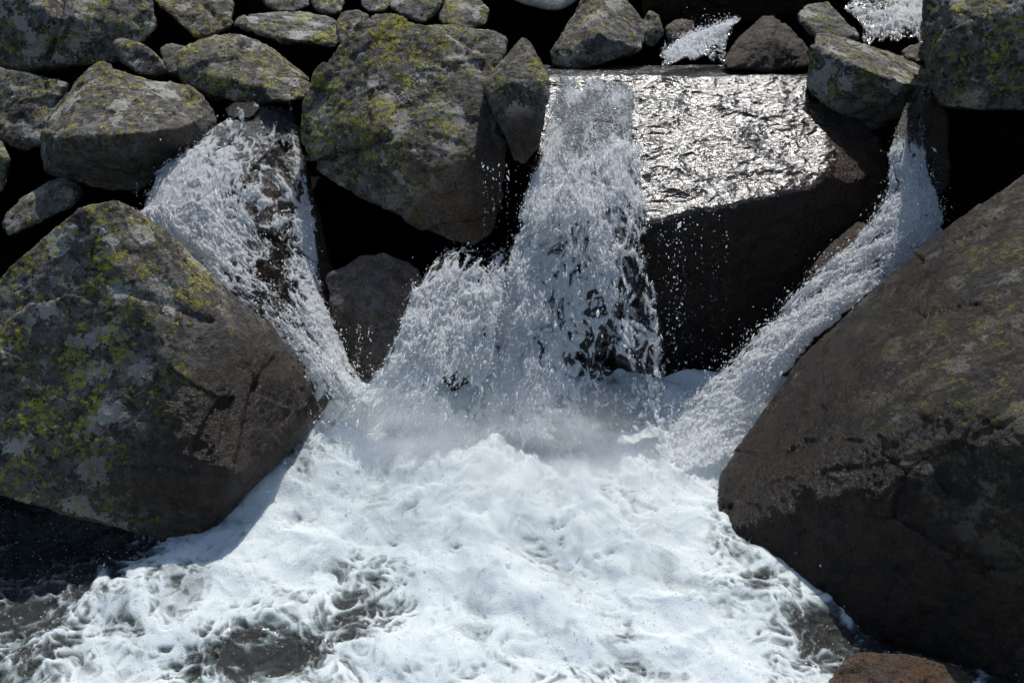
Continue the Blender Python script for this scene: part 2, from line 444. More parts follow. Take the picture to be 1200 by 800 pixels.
# big near boulder, right
boulder('massive dark boulder filling the right foreground beside the chute, brown and wet at its foot',
    [(836,600,4.05),(842,560,4.16),(872,515,4.32),(905,468,4.42),(937,420,4.48),(985,378,4.54),(1032,330,4.6),(1085,285,4.64),(1140,245,4.66),(1215,196,4.66),
     (1380,170,4.6),(1400,860,2.75),(1160,815,3.02),(1010,752,3.3),(930,702,3.55),(870,658,3.8),(836,625,3.95),
     (1000,425,4.06),(1110,470,3.48),(1260,500,3.1),(955,590,3.80),(1085,700,3.2)], 1.0, .8, BANKS, seed=2, lich0=.38, chip=.012, chips=5, red0=.2, mat=MOTTLED, smooth=5,
    lich=[(1150,420,120,150,.30),(940,560,110,160,-.5),(1000,720,200,80,-.4)],
    wet=[(900,560,90,130,.9),(980,660,140,100,.8),(950,420,90,40,.8),(1060,330,60,50,.5),(1100,740,150,80,.6)], wet0=.58,
    red=[(900,560,60,130,.6),(980,640,80,80,.4)],
    cracks=[([(905,565),(1000,548),(1110,530),(1200,488)],3,.008)], rough=.6)
# centre boulder
boulder('large round-shouldered boulder speckled yellow-green, between the left and main falls',
    [(349,165,5.44),(357,120,5.54),(371,85,5.62),(404,45,5.70),(420,25,5.74),(440,13,5.77),(457,13,5.77),(476,22,5.74),(512,38,5.68),(551,59,5.62),(582,80,5.56),(592,100,5.52),
     (594,150,5.37),(592,200,5.27),(590,240,5.22),(582,275,5.20),(556,292,5.18),(525,285,5.20),(498,270,5.22),(440,238,5.27),(398,218,5.32),(372,200,5.38),(358,188,5.40),
     (440,160,5.20),(510,200,5.12),(560,180,5.19)], .8, .68, BANKS, seed=3, lich0=.75, chip=.02, chips=6,
    lich=[(560,200,50,80,-.7),(540,270,70,40,-.8),(440,230,60,40,-.3)], wet=[(575,180,35,90,.7),(560,260,50,40,.2)], red=[(555,240,70,60,1.0),(500,265,50,30,.4)],
    cracks=[([(352,196),(395,184),(455,163)],4,.045),([(500,230),(540,225)],3,.015)])
boulder('small pointed boulder wedged upright at the left lip of the main waterfall',
    [(613,42,5.55),(600,58,5.5),(566,96,5.38),(570,112,5.3),(590,128,5.25),(597,155,5.2),(603,188,5.2),(614,192,5.2),(633,170,5.2),(641,120,5.25),(644,95,5.3),(641,75,5.4),(627,52,5.5),(606,95,5.2)],
    .4, .7, BANKS, seed=4, lich0=.6, lich=[(620,160,40,30,-.8)], wet=[(620,165,35,35,.8)], red=[(615,165,30,30,.6)], chip=.03, rough=.8)
boulder('broad grey boulder with a dark smooth lower face, left of the left-hand cascade',
    [(45,152,5.75),(48,200,5.68),(60,212,5.66),(110,217,5.62),(160,227,5.6),(188,207,5.62),(218,185,5.7),(247,160,5.8),(252,126,5.98),(226,105,6.05),(172,89,6.1),(121,73,6.12),(108,78,6.1),(74,115,5.98),(44,140,5.85),
     (150,156,5.38),(75,162,5.45),(215,150,5.52)], .6, .7, BANKS, seed=5, lich0=.5, lich=[(160,195,90,22,-.9),(215,180,50,40,-.8)], wet=[(160,200,90,24,.6),(220,175,50,35,.6)], chip=.025,
    cracks=[([(130,135),(160,120),(190,112)],3,.02)])
boulder('long tilted boulder with a blunt left end, above the top of the left-hand cascade',
    [(212,60,6.35),(209,80,6.25),(218,97,6.2),(250,112,6.15),(292,124,6.1),(332,120,6.12),(347,102,6.2),(368,92,6.3),(341,77,6.42),(310,58,6.5),(301,46,6.55),(270,40,6.58),(240,43,6.5),(280,95,6.1)],
    1.0, .8, HEAP, seed=6, lich0=.68, wet=[(320,115,30,12,.6)], chip=.03)
boulder('flat-bottomed oval boulder with a black gap beneath it, behind the largest speckled boulder',
    [(272,27,7.1),(300,38,7.0),(335,49,6.92),(370,53,6.9),(396,55,6.92),(404,35,7.1),(391,22,7.25),(360,14,7.35),(320,14,7.35),(282,21,7.25)],
    1.0, .8, HEAP, seed=7, lich0=.6, chip=.03)
boulder('slanting cracked boulder cut by the top edge, directly left of the flat-bottomed oval boulder',
    [(160,-25,7.7),(185,6,7.4),(210,29,7.25),(229,47,7.15),(250,42,7.15),(271,30,7.2),(274,8,7.4),(262,-28,7.75)],
    .6, .75, HEAP, seed=8, lich0=.55, chip=.03, cracks=[([(240,5),(262,28)],3,.04)])
boulder('big dim mossy boulder in the top left corner with an upright seam',
    [(-90,-60,7.0),(-90,76,6.75),(0,81,6.72),(32,84,6.7),(62,73,6.7),(112,76,6.7),(142,73,6.75),(163,50,6.85),(186,30,6.95),(176,2,7.05),(150,-60,7.2),(70,20,6.62)],
    .8, .8, HEAP, seed=9, lich0=.45, chip=.03, cracks=[([(72,-20),(68,30),(55,70)],4,.06)], lich=[(80,20,20,60,.3)])
boulder('small angular stone wedged under the top-left corner boulder',
    [(132,51,6.5),(140,45,6.52),(156,47,6.5),(176,60,6.45),(192,74,6.4),(197,86,6.38),(180,90,6.35),(160,86,6.35),(143,74,6.4)], 0.5, .8, HEAP, seed=10, lich0=.4, chip=.04)
boulder('dim boulder at the left edge, under the top-left corner boulder',
    [(-90,72,6.55),(0,84,6.45),(30,85,6.45),(82,98,6.5),(76,118,6.42),(48,142,6.3),(50,166,6.22),(30,177,6.2),(0,162,6.2),(-90,130,6.25)], 1.1, .8, HEAP, seed=11, lich0=.5, chip=.03)
boulder('sliver of a mossy boulder at the left edge, beside the broad grey boulder',
    [(-60,158,5.95),(0,164,5.9),(10,185,5.85),(8,214,5.82),(0,230,5.82),(-60,245,5.85)], 0.7, .8, HEAP, seed=12, lich0=.65, chip=.03)
boulder('flat shaded slab-like stone beneath the broad grey boulder on the left',
    [(2,264,5.45),(10,248,5.5),(52,214,5.62),(76,211,5.6),(97,225,5.5),(86,242,5.42),(42,260,5.4),(10,278,5.4)], 0.7, .8, HEAP, seed=13, lich0=.3, chip=.03)
boulder('rounded boulder peeping over the right shoulder of the largest speckled boulder',
    [(498,30,6.35),(540,32,6.4),(576,36,6.4),(596,45,6.35),(594,62,6.25),(583,80,6.2),(560,80,6.18),(520,60,6.25)], 0.9, .8, HEAP, seed=14, lich0=.55, chip=.03)
boulder('steep two-faced boulder behind the upper pool, above the lip of the main waterfall',
    [(690,-12,7.3),(675,20,7.1),(655,45,6.95),(644,63,6.85),(650,77,6.8),(680,82,6.75),(702,70,6.72),(716,62,6.75),(735,66,6.8),(752,60,6.85),(760,35,7.05),(741,10,7.25),(722,-12,7.35),(702,40,6.75)],
    1.0, .8, HEAP, seed=15, lich0=.5, lich=[(725,40,25,40,-.35)], chip=.03, strata=(.5,0,.7))
boulder('small dark mossy stone right of the steep two-faced boulder',
    [(751,32,7.25),(760,11,7.35),(773,18,7.35),(778,40,7.25),(766,57,7.2),(752,52,7.2)], 0.5, .8, HEAP, seed=16, lich0=.5, wet0=.4, chip=.04)
boulder('low brown stone behind the foam at the small upper cascade',
    [(778,34,7.35),(792,22,7.45),(812,24,7.45),(818,45,7.35),(802,60,7.3),(784,56,7.3)], 0.5, .8, HEAP, seed=17, lich0=.3, wet0=.5, red0=.4, chip=.04)
boulder('brown wet wedge-shaped rock standing in the upper pool beside the small cascade',
    [(846,72,6.6),(870,40,6.72),(893,18,6.85),(906,17,6.85),(927,35,6.75),(948,60,6.62),(953,80,6.55),(900,84,6.45),(852,82,6.5),(905,45,6.55)], 0.7, .8, HEAP, seed=18, lich0=.12, wet0=.45, red0=.3, chip=.03, strata=(.8,0,-.6), mat=DARKROCK)
boulder('blocky grey-brown boulder beside the top right stream, above the wedge-shaped rock',
    [(935,16,7.15),(944,6,7.25),(970,3,7.3),(978,14,7.2),(988,19,7.15),(1008,46,6.95),(975,50,6.9),(952,42,6.95),(948,28,7.0),(937,26,7.05)], 0.7, .8, HEAP, seed=19, lich0=.35, chip=.03)
boulder('mossy boulder with a flat pale sunlit top, right of the glaring wet slab',
    [(957,37,6.35),(1000,44,6.4),(1052,61,6.4),(1088,84,6.2),(1092,100,5.75),(1060,98,5.58),(1005,79,5.62),(950,52,5.9),(1062,120,5.7),(1048,142,5.78),(1020,152,5.76),(985,140,5.76),(960,120,5.8),(944,102,5.85),(946,80,5.9)], .4, .75, BANKS, seed=20, lich0=.6, lich=[(1020,130,60,25,-.4),(1030,60,60,15,-.3)], wet=[(1010,140,60,25,.6)], chip=.01, chips=4, rough=.9)
boulder('big shaded lichen boulder in the top right corner with a black hollow beneath',
    [(1083,-60,5.55),(1084,40,5.32),(1089,80,5.25),(1096,106,5.22),(1106,124,5.2),(1150,127,5.15),(1340,122,5.1),(1340,-60,5.4),(1110,40,5.12)], 2.2, .85, BANKS, seed=21, lich0=.72, chip=.02, chips=6, wet0=.15)
boulder('small brown wet rock right beside the thin fall, under the top right boulder',
    [(1082,112,5.5),(1100,108,5.5),(1112,140,5.42),(1106,180,5.35),(1112,218,5.3),(1092,232,5.28),(1078,205,5.32),(1074,160,5.42)], .4, .8, BANKS, seed=22, lich0=.05, wet0=.7, red0=.5, chip=.04, mat=DARKROCK)
# the wet slab the main fall pours over
def slab_dist(py):
    return 3.86 / (math.tan(PITCH + math.atan((py - 400) / FOC)) + .51)
def on_slab(pts, lift=0.0):
    return [(x, y, slab_dist(y) - lift) for x, y in pts]

boulder('broad tilted slab under a glaring film of water, black overhang below, beside the main waterfall',
    on_slab([(600,92),(655,89),(948,87),(968,140),(963,210),(937,224),(862,237),(800,248),(757,263),(640,215)]) +
    [(1000,142,5.74),(1030,165,5.62),(1040,205,5.5),(1036,255,5.45),(1000,310,5.4),(950,480,5.35),(770,530,5.25),(600,540,5.3)], .5, .85, BANKS, seed=23, lich0=.0, wet0=.92, chip=0, chips=0,
    red=[(1000,230,60,80,.8),(900,330,100,60,.35)], mat=WETSLAB, rough=.38, lower_back=.45, film=True, vox=.0075, smooth=14)
# rock under the left fall, and others under the water
boulder('brown dome of wet rock under the veil of the left-hand cascade',
    [(270,135,6.0),(320,128,6.0),(350,150,5.9),(356,230,5.55),(360,300,5.3),(385,380,5.05),(425,455,4.75),(350,490,4.6),(255,410,4.8),(195,310,5.1),(165,250,5.35),(205,180,5.75),(285,200,5.5),(300,300,5.1),(340,400,4.85)],
    .5, .75, BANKS, seed=24, lich0=0, wet0=.75, red0=.55, chip=.03, mat=DARKROCK)
boulder('squarish brown rock at the foot of the largest speckled boulder, splashed by foam',
    [(412,304,5.05),(450,299,5.08),(492,314,5.05),(500,340,4.95),(470,405,4.8),(442,448,4.7),(418,442,4.72),(388,372,4.85),(384,322,5.0),(440,335,4.9)], .4, .8, BANKS, seed=25, lich0=.0, wet0=.15, red0=.5, chip=.03,
    wet=[(400,400,25,60,.4)])
boulder('dark wet rock showing through the middle of the foaming cascade',
    [(495,440,4.75),(530,415,4.85),(580,420,4.85),(590,480,4.7),(560,510,4.6),(510,510,4.58),(485,480,4.65)], .3, .8, BANKS, seed=26, lich0=0, wet0=.9, chip=.04, mat=DARKROCK)
boulder('low rusty wet rock at the bottom edge below the massive right boulder',
    [(962,806,2.98),(985,774,3.02),(1012,763,3.04),(1080,767,3.02),(1130,783,2.98),(1150,815,2.92),(1100,860,2.75),(980,860,2.75)], .3, .8, BANKS, seed=27, lich0=0, wet0=.6, red0=.95, chip=.03)
boulder('small flat mossy stone lying at the very top of the left-hand cascade',
    [(306,98,6.0),(320,92,6.05),(350,92,6.05),(368,100,5.98),(362,112,5.88),(338,120,5.82),(315,118,5.85)], .3, .8, HEAP, seed=51, lich0=.6, wet=[(338,120,30,8,.6)], chip=.03)
boulder('shiny wet dark stone at the upper left corner of the left-hand cascade',
    [(262,128,5.98),(275,120,6.02),(298,119,6.0),(306,126,5.92),(296,138,5.85),(268,140,5.88)], .3, .8, HEAP, seed=52, lich0=0, wet0=.9, chip=.04, mat=DARKROCK)
boulder('dim stone deep in the gap between the slanting cracked boulder and the small angular stone',
    [(186,58,7.0),(200,50,7.05),(222,55,7.0),(228,72,6.9),(214,92,6.8),(196,88,6.8)], .4, .8, HEAP, seed=53, lich0=.3, chip=.04)
boulder('thin pale slab of stone tucked between the mossy flat-topped boulder and the top right boulder',
    [(1056,60,6.6),(1075,52,6.65),(1094,55,6.6),(1096,68,6.5),(1080,74,6.45),(1060,68,6.5)], .4, .8, HEAP, seed=54, lich0=.2, chip=.04)
boulder('rusty orange wet rock at the foot of the black overhang, against the foaming chute',
    [(928,345,4.98),(944,318,5.05),(972,288,5.12),(1004,258,5.2),(1022,262,5.15),(1004,300,5.05),(966,335,4.95),(940,356,4.92)], .3, .8, BANKS, seed=55, lich0=0, wet0=.55, red0=.95, chip=.03, mat=DARKROCK)
# top row
for (lb, pts, sd, l0) in [
    ('grey boulder half cut by the top edge, above the flat-bottomed oval boulder', [(298,-20,8.0),(310,5,7.85),(325,14,7.8),(345,15,7.8),(362,8,7.85),(368,-20,8.05)], 31, .4),
    ('dim stone cut by the top edge, between two greater ones behind the oval boulder', [(362,-15,8.0),(366,8,7.8),(380,18,7.75),(398,17,7.75),(404,5,7.85),(400,-15,8.0)], 32, .4),
    ('knobbly little boulder at the upper left shoulder of the largest speckled boulder', [(393,28,6.6),(400,14,6.7),(418,12,6.7),(432,18,6.65),(430,40,6.5),(410,60,6.4),(398,50,6.45)], 33, .6),
    ('small mossy stone cut by the top edge, directly above the largest speckled boulder peak', [(424,-15,7.6),(424,8,7.4),(434,15,7.35),(452,13,7.35),(462,2,7.45),(458,-15,7.6)], 34, .6),
    ('upright grey boulder at the top edge, right of the largest speckled boulder peak', [(462,-25,7.4),(456,8,7.2),(470,18,7.1),(496,28,7.05),(512,15,7.15),(522,-5,7.25),(518,-25,7.4)], 35, .5),
    ('rounded mossy boulder at the top edge, left of the black gap under the pale rock', [(522,0,7.3),(538,-8,7.4),(560,-6,7.4),(574,12,7.2),(570,28,7.1),(550,36,7.05),(525,32,7.05),(512,22,7.1)], 36, .65)]:
    boulder(lb, pts, .5, .75, HEAP, seed=sd, lich0=l0, chip=.03)

# pale rock cut by the top edge, and the dark rocks of the hollow behind the upper pool
PALE = rock_material('pale_rock', (.62, .63, .63), (.5, .51, .51))
boulder('smooth pale grey rock poking down from the top edge over the black gap',
    [(560,-90,7.7),(590,-5,7.5),(612,5,7.42),(640,12,7.4),(655,13,7.4),(672,5,7.45),(690,-15,7.55),(720,-90,7.8)], 1.8, .9, HEAP, mat=PALE, seed=40, lich0=0, chip=0, chips=0, rough=.12, smooth=10)  # deep unseen body above the frame, added to shade the gap below
boulder('dark wet overhanging rock behind the small upper cascade, cut by the top edge',
    [(745,-60,8.0),(752,20,8.3),(780,30,8.35),(850,28,8.35),(930,18,8.3),(985,-5,8.2),(1000,-70,7.9)], .8, .85, HEAP, seed=41, lich0=0, wet0=.5, red0=.2, mat=DARKROCK)

# ------------------------------------------------------------------ water
def spline(pts, n):
    """Catmull-Rom through rows of numbers, n samples"""
    p = np.array(pts, float); k = len(p)
    d = np.concatenate([[0], np.cumsum(np.linalg.norm(np.diff(P(p[:, 0], p[:, 1], p[:, 2]), axis=0), axis=1))])
    d /= d[-1]
    w = np.linspace(0, 1, n)
    i = np.clip(np.searchsorted(d, w, 'right') - 1, 0, k - 2)
    m = np.gradient(p, d, axis=0)
    h = (d[i + 1] - d[i])[:, None]; t = ((w - d[i])[:, None]) / h
    return ((2*t**3 - 3*t**2 + 1) * p[i] + (t**3 - 2*t**2 + t) * h * m[i] + (-2*t**3 + 3*t**2) * p[i + 1] + (t**3 - t**2) * h * m[i + 1])

drop_src = []      # (points, normals, weights, count, spread, size) for the spray

def sheet(label, L, R, nu, nv, dens, bulge=.05, amp=(.05, .014, .006), cell=(.055, .11), edge=.10, clear=None, seed=0,
          lean=.0, drops=2500, spread=.05, dsize=.0024, foam_gain=1.0, layer=0, stretch=2.2, cover=0, fade=.14, lipfade=.0, name='waterfall', cat='waterfall', group='cascades of white water'):
    lp, rp = spline(L, nv), spline(R, nv)
    A = P(lp[:, 0], lp[:, 1], lp[:, 2]); B = P(rp[:, 0], rp[:, 1], rp[:, 2])
    u = np.linspace(0, 1, nu)[None, :]; vv = np.linspace(0, 1, nv)[:, None]
    G = A[:, None] * (1 - u[..., None]) + B[:, None] * u[..., None]
    def normals(G):
        n = np.cross(np.gradient(G, axis=1), np.gradient(G, axis=0))
        n /= np.linalg.norm(n, axis=-1, keepdims=True) + 1e-9
        return n * np.sign((n * (np.array([0, 0, CAM_Z]) - G)).sum(-1, keepdims=True))
    N = normals(G)
    G = G + N * (bulge * sstep(.02, .35, vv) * (1 - (2 * u - 1) ** 2))[..., None]
    width = np.linalg.norm(B - A, axis=-1).mean(); length = np.linalg.norm(np.diff((A + B) / 2, axis=0), axis=-1).sum()
    s = (u - .5) * width + 0 * vv; t = vv * length + 0 * u
    # slanting threads and warping
    wx = s + .05 * fbm(v3(s * 6, t * 3.5, 1.3 + 0 * s), 3, seed) + .02 * fbm(v3(s * 14, t * 8, 1.3 + 0 * s), 2, seed + 7) + .012 * fbm(v3(s * 22, t * 12, 0 * s), 2, seed + 3)
    wt = t + .05 * fbm(v3(s * 6, t * 4, 7.7 + 0 * s), 3, seed + 1)
    f1, f2, cid = worley2(wx / cell[0], wt / cell[1], seed)
    lig = 1 - sstep(.03, .34, f2 - f1)
    g1, g2, cid2 = worley2(wx / cell[0] * 2.3 + 9, wt / cell[1] * 2.1 + 4, seed + 5)
    lig2 = 1 - sstep(.03, .36, g2 - g1)
    n_mid = fbm(v3(wx * 13, wt * 13 / stretch, 0 * s), 4, seed + 11)
    n_low = fbm(v3(wx * 4, wt * 4 / stretch, 3 + 0 * s), 3, seed + 12)
    n_str = ridged(v3(wx * 20, wt * 3.2, 5 + 0 * s), 4, seed + 14, .6)
    n_hi = fbm(v3(wx * 45, wt * 45 / stretch, 0 * s), 3, seed + 13)
    px, py = pix(G)
    D = dens(px, py, u + 0 * vv, vv + 0 * u)
    D = D - lipfade * (1 - sstep(0, .05, vv + .03 * n_mid))
    if fade > 0: D = D - 1.1 * sstep(1 - fade, 1.0, vv + .06 * n_mid)
    ed = edge * (1 + .8 * n_mid) * (1 + lipfade * 2.2 * sstep(.42, .2, vv))
    D = D - .9 * (1 - sstep(0, 1, np.minimum(u, 1 - u) / np.maximum(ed, .01)))
    lw = .6 + .9 * sstep(-.3, .4, fbm(v3(s * 5, t * 3, 21 + 0 * s), 2, seed + 15))
    pv = D * 1.25 + .42 * n_mid + .35 * n_low + .22 * n_hi + .14 * n_str + lw * (.32 * lig + .16 * lig2) - .62 - .25 * (cid - .5)
    foam = sstep(.0, .62, pv * foam_gain + .30 * n_hi)
    if clear is not None: foam = foam * (1 - clear(px, py, u + 0 * vv, vv + 0 * u))
    calm = 1 - .75 * (clear(px, py, u + 0 * vv, vv + 0 * u) if clear is not None else 0)
    G = G + N * (calm * (1.3 * amp[0] * n_low + amp[1] * (lw * (.6 * lig + .5 * lig2) + 1.6 * n_mid + .7 * n_str) + 1.3 * amp[2] * n_hi))[..., None]
    T = np.gradient(G, axis=0); dA = np.linalg.norm(T, axis=-1) * np.linalg.norm(np.gradient(G, axis=1), axis=-1); T = T / (np.linalg.norm(T, axis=-1, keepdims=True) + 1e-9)
    F = grid_faces(nv, nu)
    keep = (pv.reshape(-1)[F] > 0).mean(1) > .4
    V, F2, at = compact(G.reshape(-1, 3), F[keep], {'foam': foam.reshape(-1), 'w': (sstep(.0, .25, pv) * (1 - sstep(.25, .8, pv) * .7)).reshape(-1), 'n': N.reshape(-1, 3), 'vt': sstep(.1, .4, vv + 0 * u).reshape(-1), 'dir': T.reshape(-1, 3), 'cw': ((.3 + .7 * sstep(.2, .6, vv + 0 * u)) * foam ** 1.5 * (.12 + sstep(-.1, .9, .6 * n_mid + .5 * n_str + .35 * lig * lw)) * dA).reshape(-1)})
    if drops: drop_src.append((V, at['n'], (at['w'] + .05) * at['vt'], drops, spread, dsize, at['dir']))
    cov = (V, at['n'], at['cw'], cover, .012, .0019, at['dir'])
    return V, F2, at['foam'], cov

OCTV = np.array([(1,0,0),(-1,0,0),(0,1,0),(0,-1,0),(0,0,1),(0,0,-1)], float)
OCTF = np.array([(0,2,4),(2,1,4),(1,3,4),(3,0,4),(2,0,5),(1,2,5),(3,1,5),(0,3,5)])
def drops_mesh(srcs, base, long_=1.6):
    """many small beads and short threads of water"""
    r = np.random.default_rng(5)
    pts, rad, dr = [], [], []
    for V, n, w, cnt, spread, size, d in srcs:
        i = r.choice(len(V), cnt, p=w / w.sum())
        pts.append(V[i] + r.exponential(spread, cnt)[:, None] * n[i] + r.normal(size=(cnt, 3)) * spread * .35)
        rad.append(size * r.lognormal(-.35, .55, cnt)); dr.append(d[i] + r.normal(size=(cnt, 3)) * .35)
    p = np.concatenate(pts); s = np.concatenate(rad); z = np.concatenate(dr); n = len(p)
    z /= np.linalg.norm(z, axis=1, keepdims=True)
    x = np.cross(z, r.normal(size=(n, 3))); x /= np.linalg.norm(x, axis=1, keepdims=True); y = np.cross(z, x)
    s = s[:, None]; L = s * (1 + (long_ - 1) * r.uniform(0, 1, (n, 1)) ** 1.5 * 2)
    V = (p - base)[:, None] + OCTV[None, :, 0:1] * (x * s)[:, None] + OCTV[None, :, 1:2] * (y * s)[:, None] + OCTV[None, :, 2:3] * (z * L)[:, None]
    F = (OCTF[None] + (np.arange(n) * 6)[:, None, None]).reshape(-1, 3)
    return mesh_from('droplets', V.reshape(-1, 3), F)

def waterfall(label, layers, name='waterfall', cat='waterfall', mat=None, group='cascades of white water'):
    Vs, Fs, As, k = [], [], [], 0
    for V, F, a, cov in layers:
        Vs.append(V); Fs.append(F + k); As.append(a); k += len(V)
    V = np.concatenate(Vs); base = np.array([V[:, 0].mean(), V[:, 1].mean(), V[:, 2].min()])
    me = mesh_from(name, V - base, np.concatenate(Fs)); set_attr(me, 'foam', np.concatenate(As))
    o = link(name, me, mat or FALL, label, cat, group, None, base)
    d = link('droplets', drops_mesh([l[3] for l in layers if l[3][3]], base, 3.5), DROP, kind='stuff')
    d.parent = o
    return o

# main fall: a glassy tongue at the lip, breaking into a white curtain
ML = [(656,88,6.12)] + on_slab([(651,107),(641,140)], .03) + [(628,190,5.27),(610,255,4.99),(588,330,4.84),(570,410,4.68),(556,480,4.53),(545,560,4.32)]
MR = [(745,88,6.12)] + on_slab([(747,107),(750,150)], .03) + [(757,210,5.12),(768,270,4.86),(776,340,4.75),(782,410,4.64),(786,480,4.52),(800,560,4.30)]
def main_d(px, py, u, v):
    return .84 + blobs(px, py, [(735,390,38,80,-.62),(720,480,60,26,-.45),(690,360,40,90,-.22),(760,300,22,40,-.35),(655,440,50,60,-.12),(640,300,40,80,.15),(600,400,25,120,.2),(700,130,60,45,-.30),(672,112,14,14,.5),(722,118,16,12,.4),(648,150,12,60,.25)])  # small positive patches at the lip thicken the foam that paints sun glints
def main_clear(px, py, u, v):
    n = fbm(v3(px / 30, py / 55, 0 * px), 3, 5)
    return (1 - np.clip(blobs(px, py, [(672,112,14,14,1.0),(722,118,18,11,1.0),(690,100,16,6,.9),(645,160,8,50,.6)]), 0, 1)) * np.clip(sstep(205, 125, py + 45 * n) * .97 - .55 * sstep(.35, .6, fbm(v3(px / 14, py / 30, 0 * px), 2, 8) + .1), 0, 1)  # white foam patches at the lip stand in for sun glints
back = [(a, b, c + .10) for a, b, c in ML]; backR = [(a - 8, b, c + .10) for a, b, c in MR]
waterfall('tall main waterfall in the middle, glassy at its lip and white below',
    [sheet('', ML, MR, 300, 620, main_d, .07, (.055, .012, .005), (.075, .17), .07, main_clear, 1, drops=2200, spread=.05, lipfade=.5, cover=14000),
     sheet('', back, backR, 160, 340, lambda px, py, u, v: .18 + 0 * px + .7 * sstep(.3, .1, v), .05, (.05, .012, .005), (.08, .17), .12, main_clear, 2, drops=0)])

# left-hand cascade: a veil over the brown dome
LL = [(286,127,5.98),(245,152,5.85),(208,185,5.66),(172,228,5.4),(160,262,5.25),(195,320,5.05),(258,380,4.85),(322,430,4.66),(385,508,4.38)]
LR = [(345,128,5.95),(352,150,5.82),(360,190,5.6),(370,240,5.4),(376,300,5.2),(385,350,5.0),(402,400,4.8),(425,445,4.63),(458,512,4.36)]
def left_d(px, py, u, v):
    return .37 + blobs(px, py, [(215,250,75,65,.55),(190,215,40,50,.2),(362,220,16,70,.5),(366,300,18,60,.5),(390,390,36,60,.6),(270,290,60,35,.3),(330,200,30,50,-.22),(300,150,40,25,.25),(318,330,45,45,-.15),(320,260,40,40,-.25)])
def left_c(px, py, u, v):
    return .75 * sstep(190, 140, py + 14 * fbm(v3(px / 14, py / 26, 0 * px), 3, 2)) * sstep(.62, .4, fbm(v3(px / 9, py / 20, 0 * px), 2, 4) + .2)
waterfall('wide left-hand cascade veiling a brown dome of rock, white on its left flank',
    [sheet('', LL, LR, 340, 460, left_d, .16, (.045, .012, .005), (.065, .14), .06, left_c, 11, drops=2200, spread=.04, fade=.07, cover=10000)])

# right-hand chute
RL = [(1063,98,5.72),(1053,140,5.5),(1040,180,5.36),(1034,230,5.24),(1008,272,5.1),(944,328,4.95),(898,378,4.84),(838,436,4.72),(785,500,4.58),(752,565,4.32)]
RR = [(1094,98,5.7),(1088,140,5.44),(1088,180,5.3),(1104,238,5.16),(1112,268,5.02),(1044,330,4.84),(988,380,4.72),(936,432,4.6),(893,500,4.45),(862,575,4.2)]
def right_d(px, py, u, v):
    return .84 + blobs(px, py, [(1068,140,20,40,-.3),(1075,215,26,24,-.2),(960,390,20,14,-.3),(800,505,70,45,.4)])
def right_c(px, py, u, v):
    return .85 * sstep(185, 150, py + 16 * fbm(v3(px / 8, py / 22, 0 * px), 2, 3))
waterfall('right-hand stream dropping thin and glassy, then racing as a foaming chute down to the pool',
    [sheet('', RL, RR, 150, 640, right_d, .06, (.06, .013, .005), (.07, .13), .13, right_c, 21, drops=3400, spread=.06, fade=.07, cover=9000)])

# middle cascade behind and below the centre boulder
CL = [(515,300,5.03),(498,318,4.86),(472,362,4.66),(455,408,4.50),(425,452,4.42),(368,512,4.36)]
CR = [(602,296,5.04),(600,310,4.88),(592,360,4.70),(582,420,4.58),(572,475,4.48),(562,556,4.34)]
def mid_d(px, py, u, v):
    return 1.05 + blobs(px, py, [(548,304,75,24,-.95),(528,462,34,34,-.95),(570,395,14,40,-.45),(455,350,20,40,-.25),(500,290,18,24,-.25)])
waterfall('middle cascade of dense foam sliding out from under the largest speckled boulder',
    [sheet('', CL, CR, 240, 420, mid_d, .03, (.05, .013, .005), (.07, .13), .10, None, 31, drops=1800, spread=.05, cover=9000)])

# small ones above
waterfall('small white cascade tumbling into the upper pool beside the wedge-shaped rock',
    [sheet('', [(838,36,7.1),(805,48,6.9),(782,60,6.75),(768,82,6.45)], [(872,26,7.05),(858,44,6.85),(855,60,6.7),(856,82,6.42)], 120, 140,
           lambda px, py, u, v: .72 + blobs(px, py, [(840,66,16,10,-.6),(800,72,30,10,.3)]), .05, (.04, .015, .008), (.05, .06), .12, None, 41, drops=500, spread=.04, cover=3000)])
waterfall('shallow white stream spreading over rock in the top right, above the mossy flat-topped boulder',
    [sheet('', [(1020,-22,8.6),(1035,-4,8.1),(985,10,7.5),(1000,30,7.1),(1010,72,6.6)], [(1110,-22,8.5),(1108,-4,8.0),(1106,18,7.4),(1104,40,6.95),(1100,76,6.5)], 180, 220,
           lambda px, py, u, v: .55 + blobs(px, py, [(1070,15,30,15,.3),(1045,-4,12,8,-.5),(1000,35,12,16,-.35),(1060,40,30,10,-.2)]), .06, (.05, .016, .008), (.06, .09), .08, None, 51, drops=100, spread=.03, cover=3000)])

# upper pool and the film over the slab
def film(name, L, R, nu, nv, amp, seed, kind, dz=.0):
    lp, rp = spline(L, nv), spline(R, nv)
    A = P(lp[:, 0], lp[:, 1], lp[:, 2]); B = P(rp[:, 0], rp[:, 1], rp[:, 2])
    u = np.linspace(0, 1, nu)[None, :, None]
    G = A[:, None] * (1 - u) + B[:, None] * u
    q = G * np.array([1, 1.4, 1.4])
    h = amp * (.9 * fbm(q * 5, 3, seed) + .5 * ridged(q * 14 + .3 * fbm(q * 6, 2, seed)[..., None], 3, seed + 2) + .25 * fbm(q * 42, 3, seed + 4))
    G = G + np.array([0, -.35, .94]) * (h + dz)[..., None]
    V = G.reshape(-1, 3); base = np.array([V[:, 0].mean(), V[:, 1].mean(), V[:, 2].min()])
    me = mesh_from(name, V - base, grid_faces(nv, nu))
    return link(name, me, FILM, kind='structure', loc=base)

film('upper_pool_water', [(540,77,7.05),(575,88,6.5),(590,114,5.97)], [(1010,77,7.05),(985,88,6.5),(970,114,5.97)], 500, 160, .006, 6, 'structure')

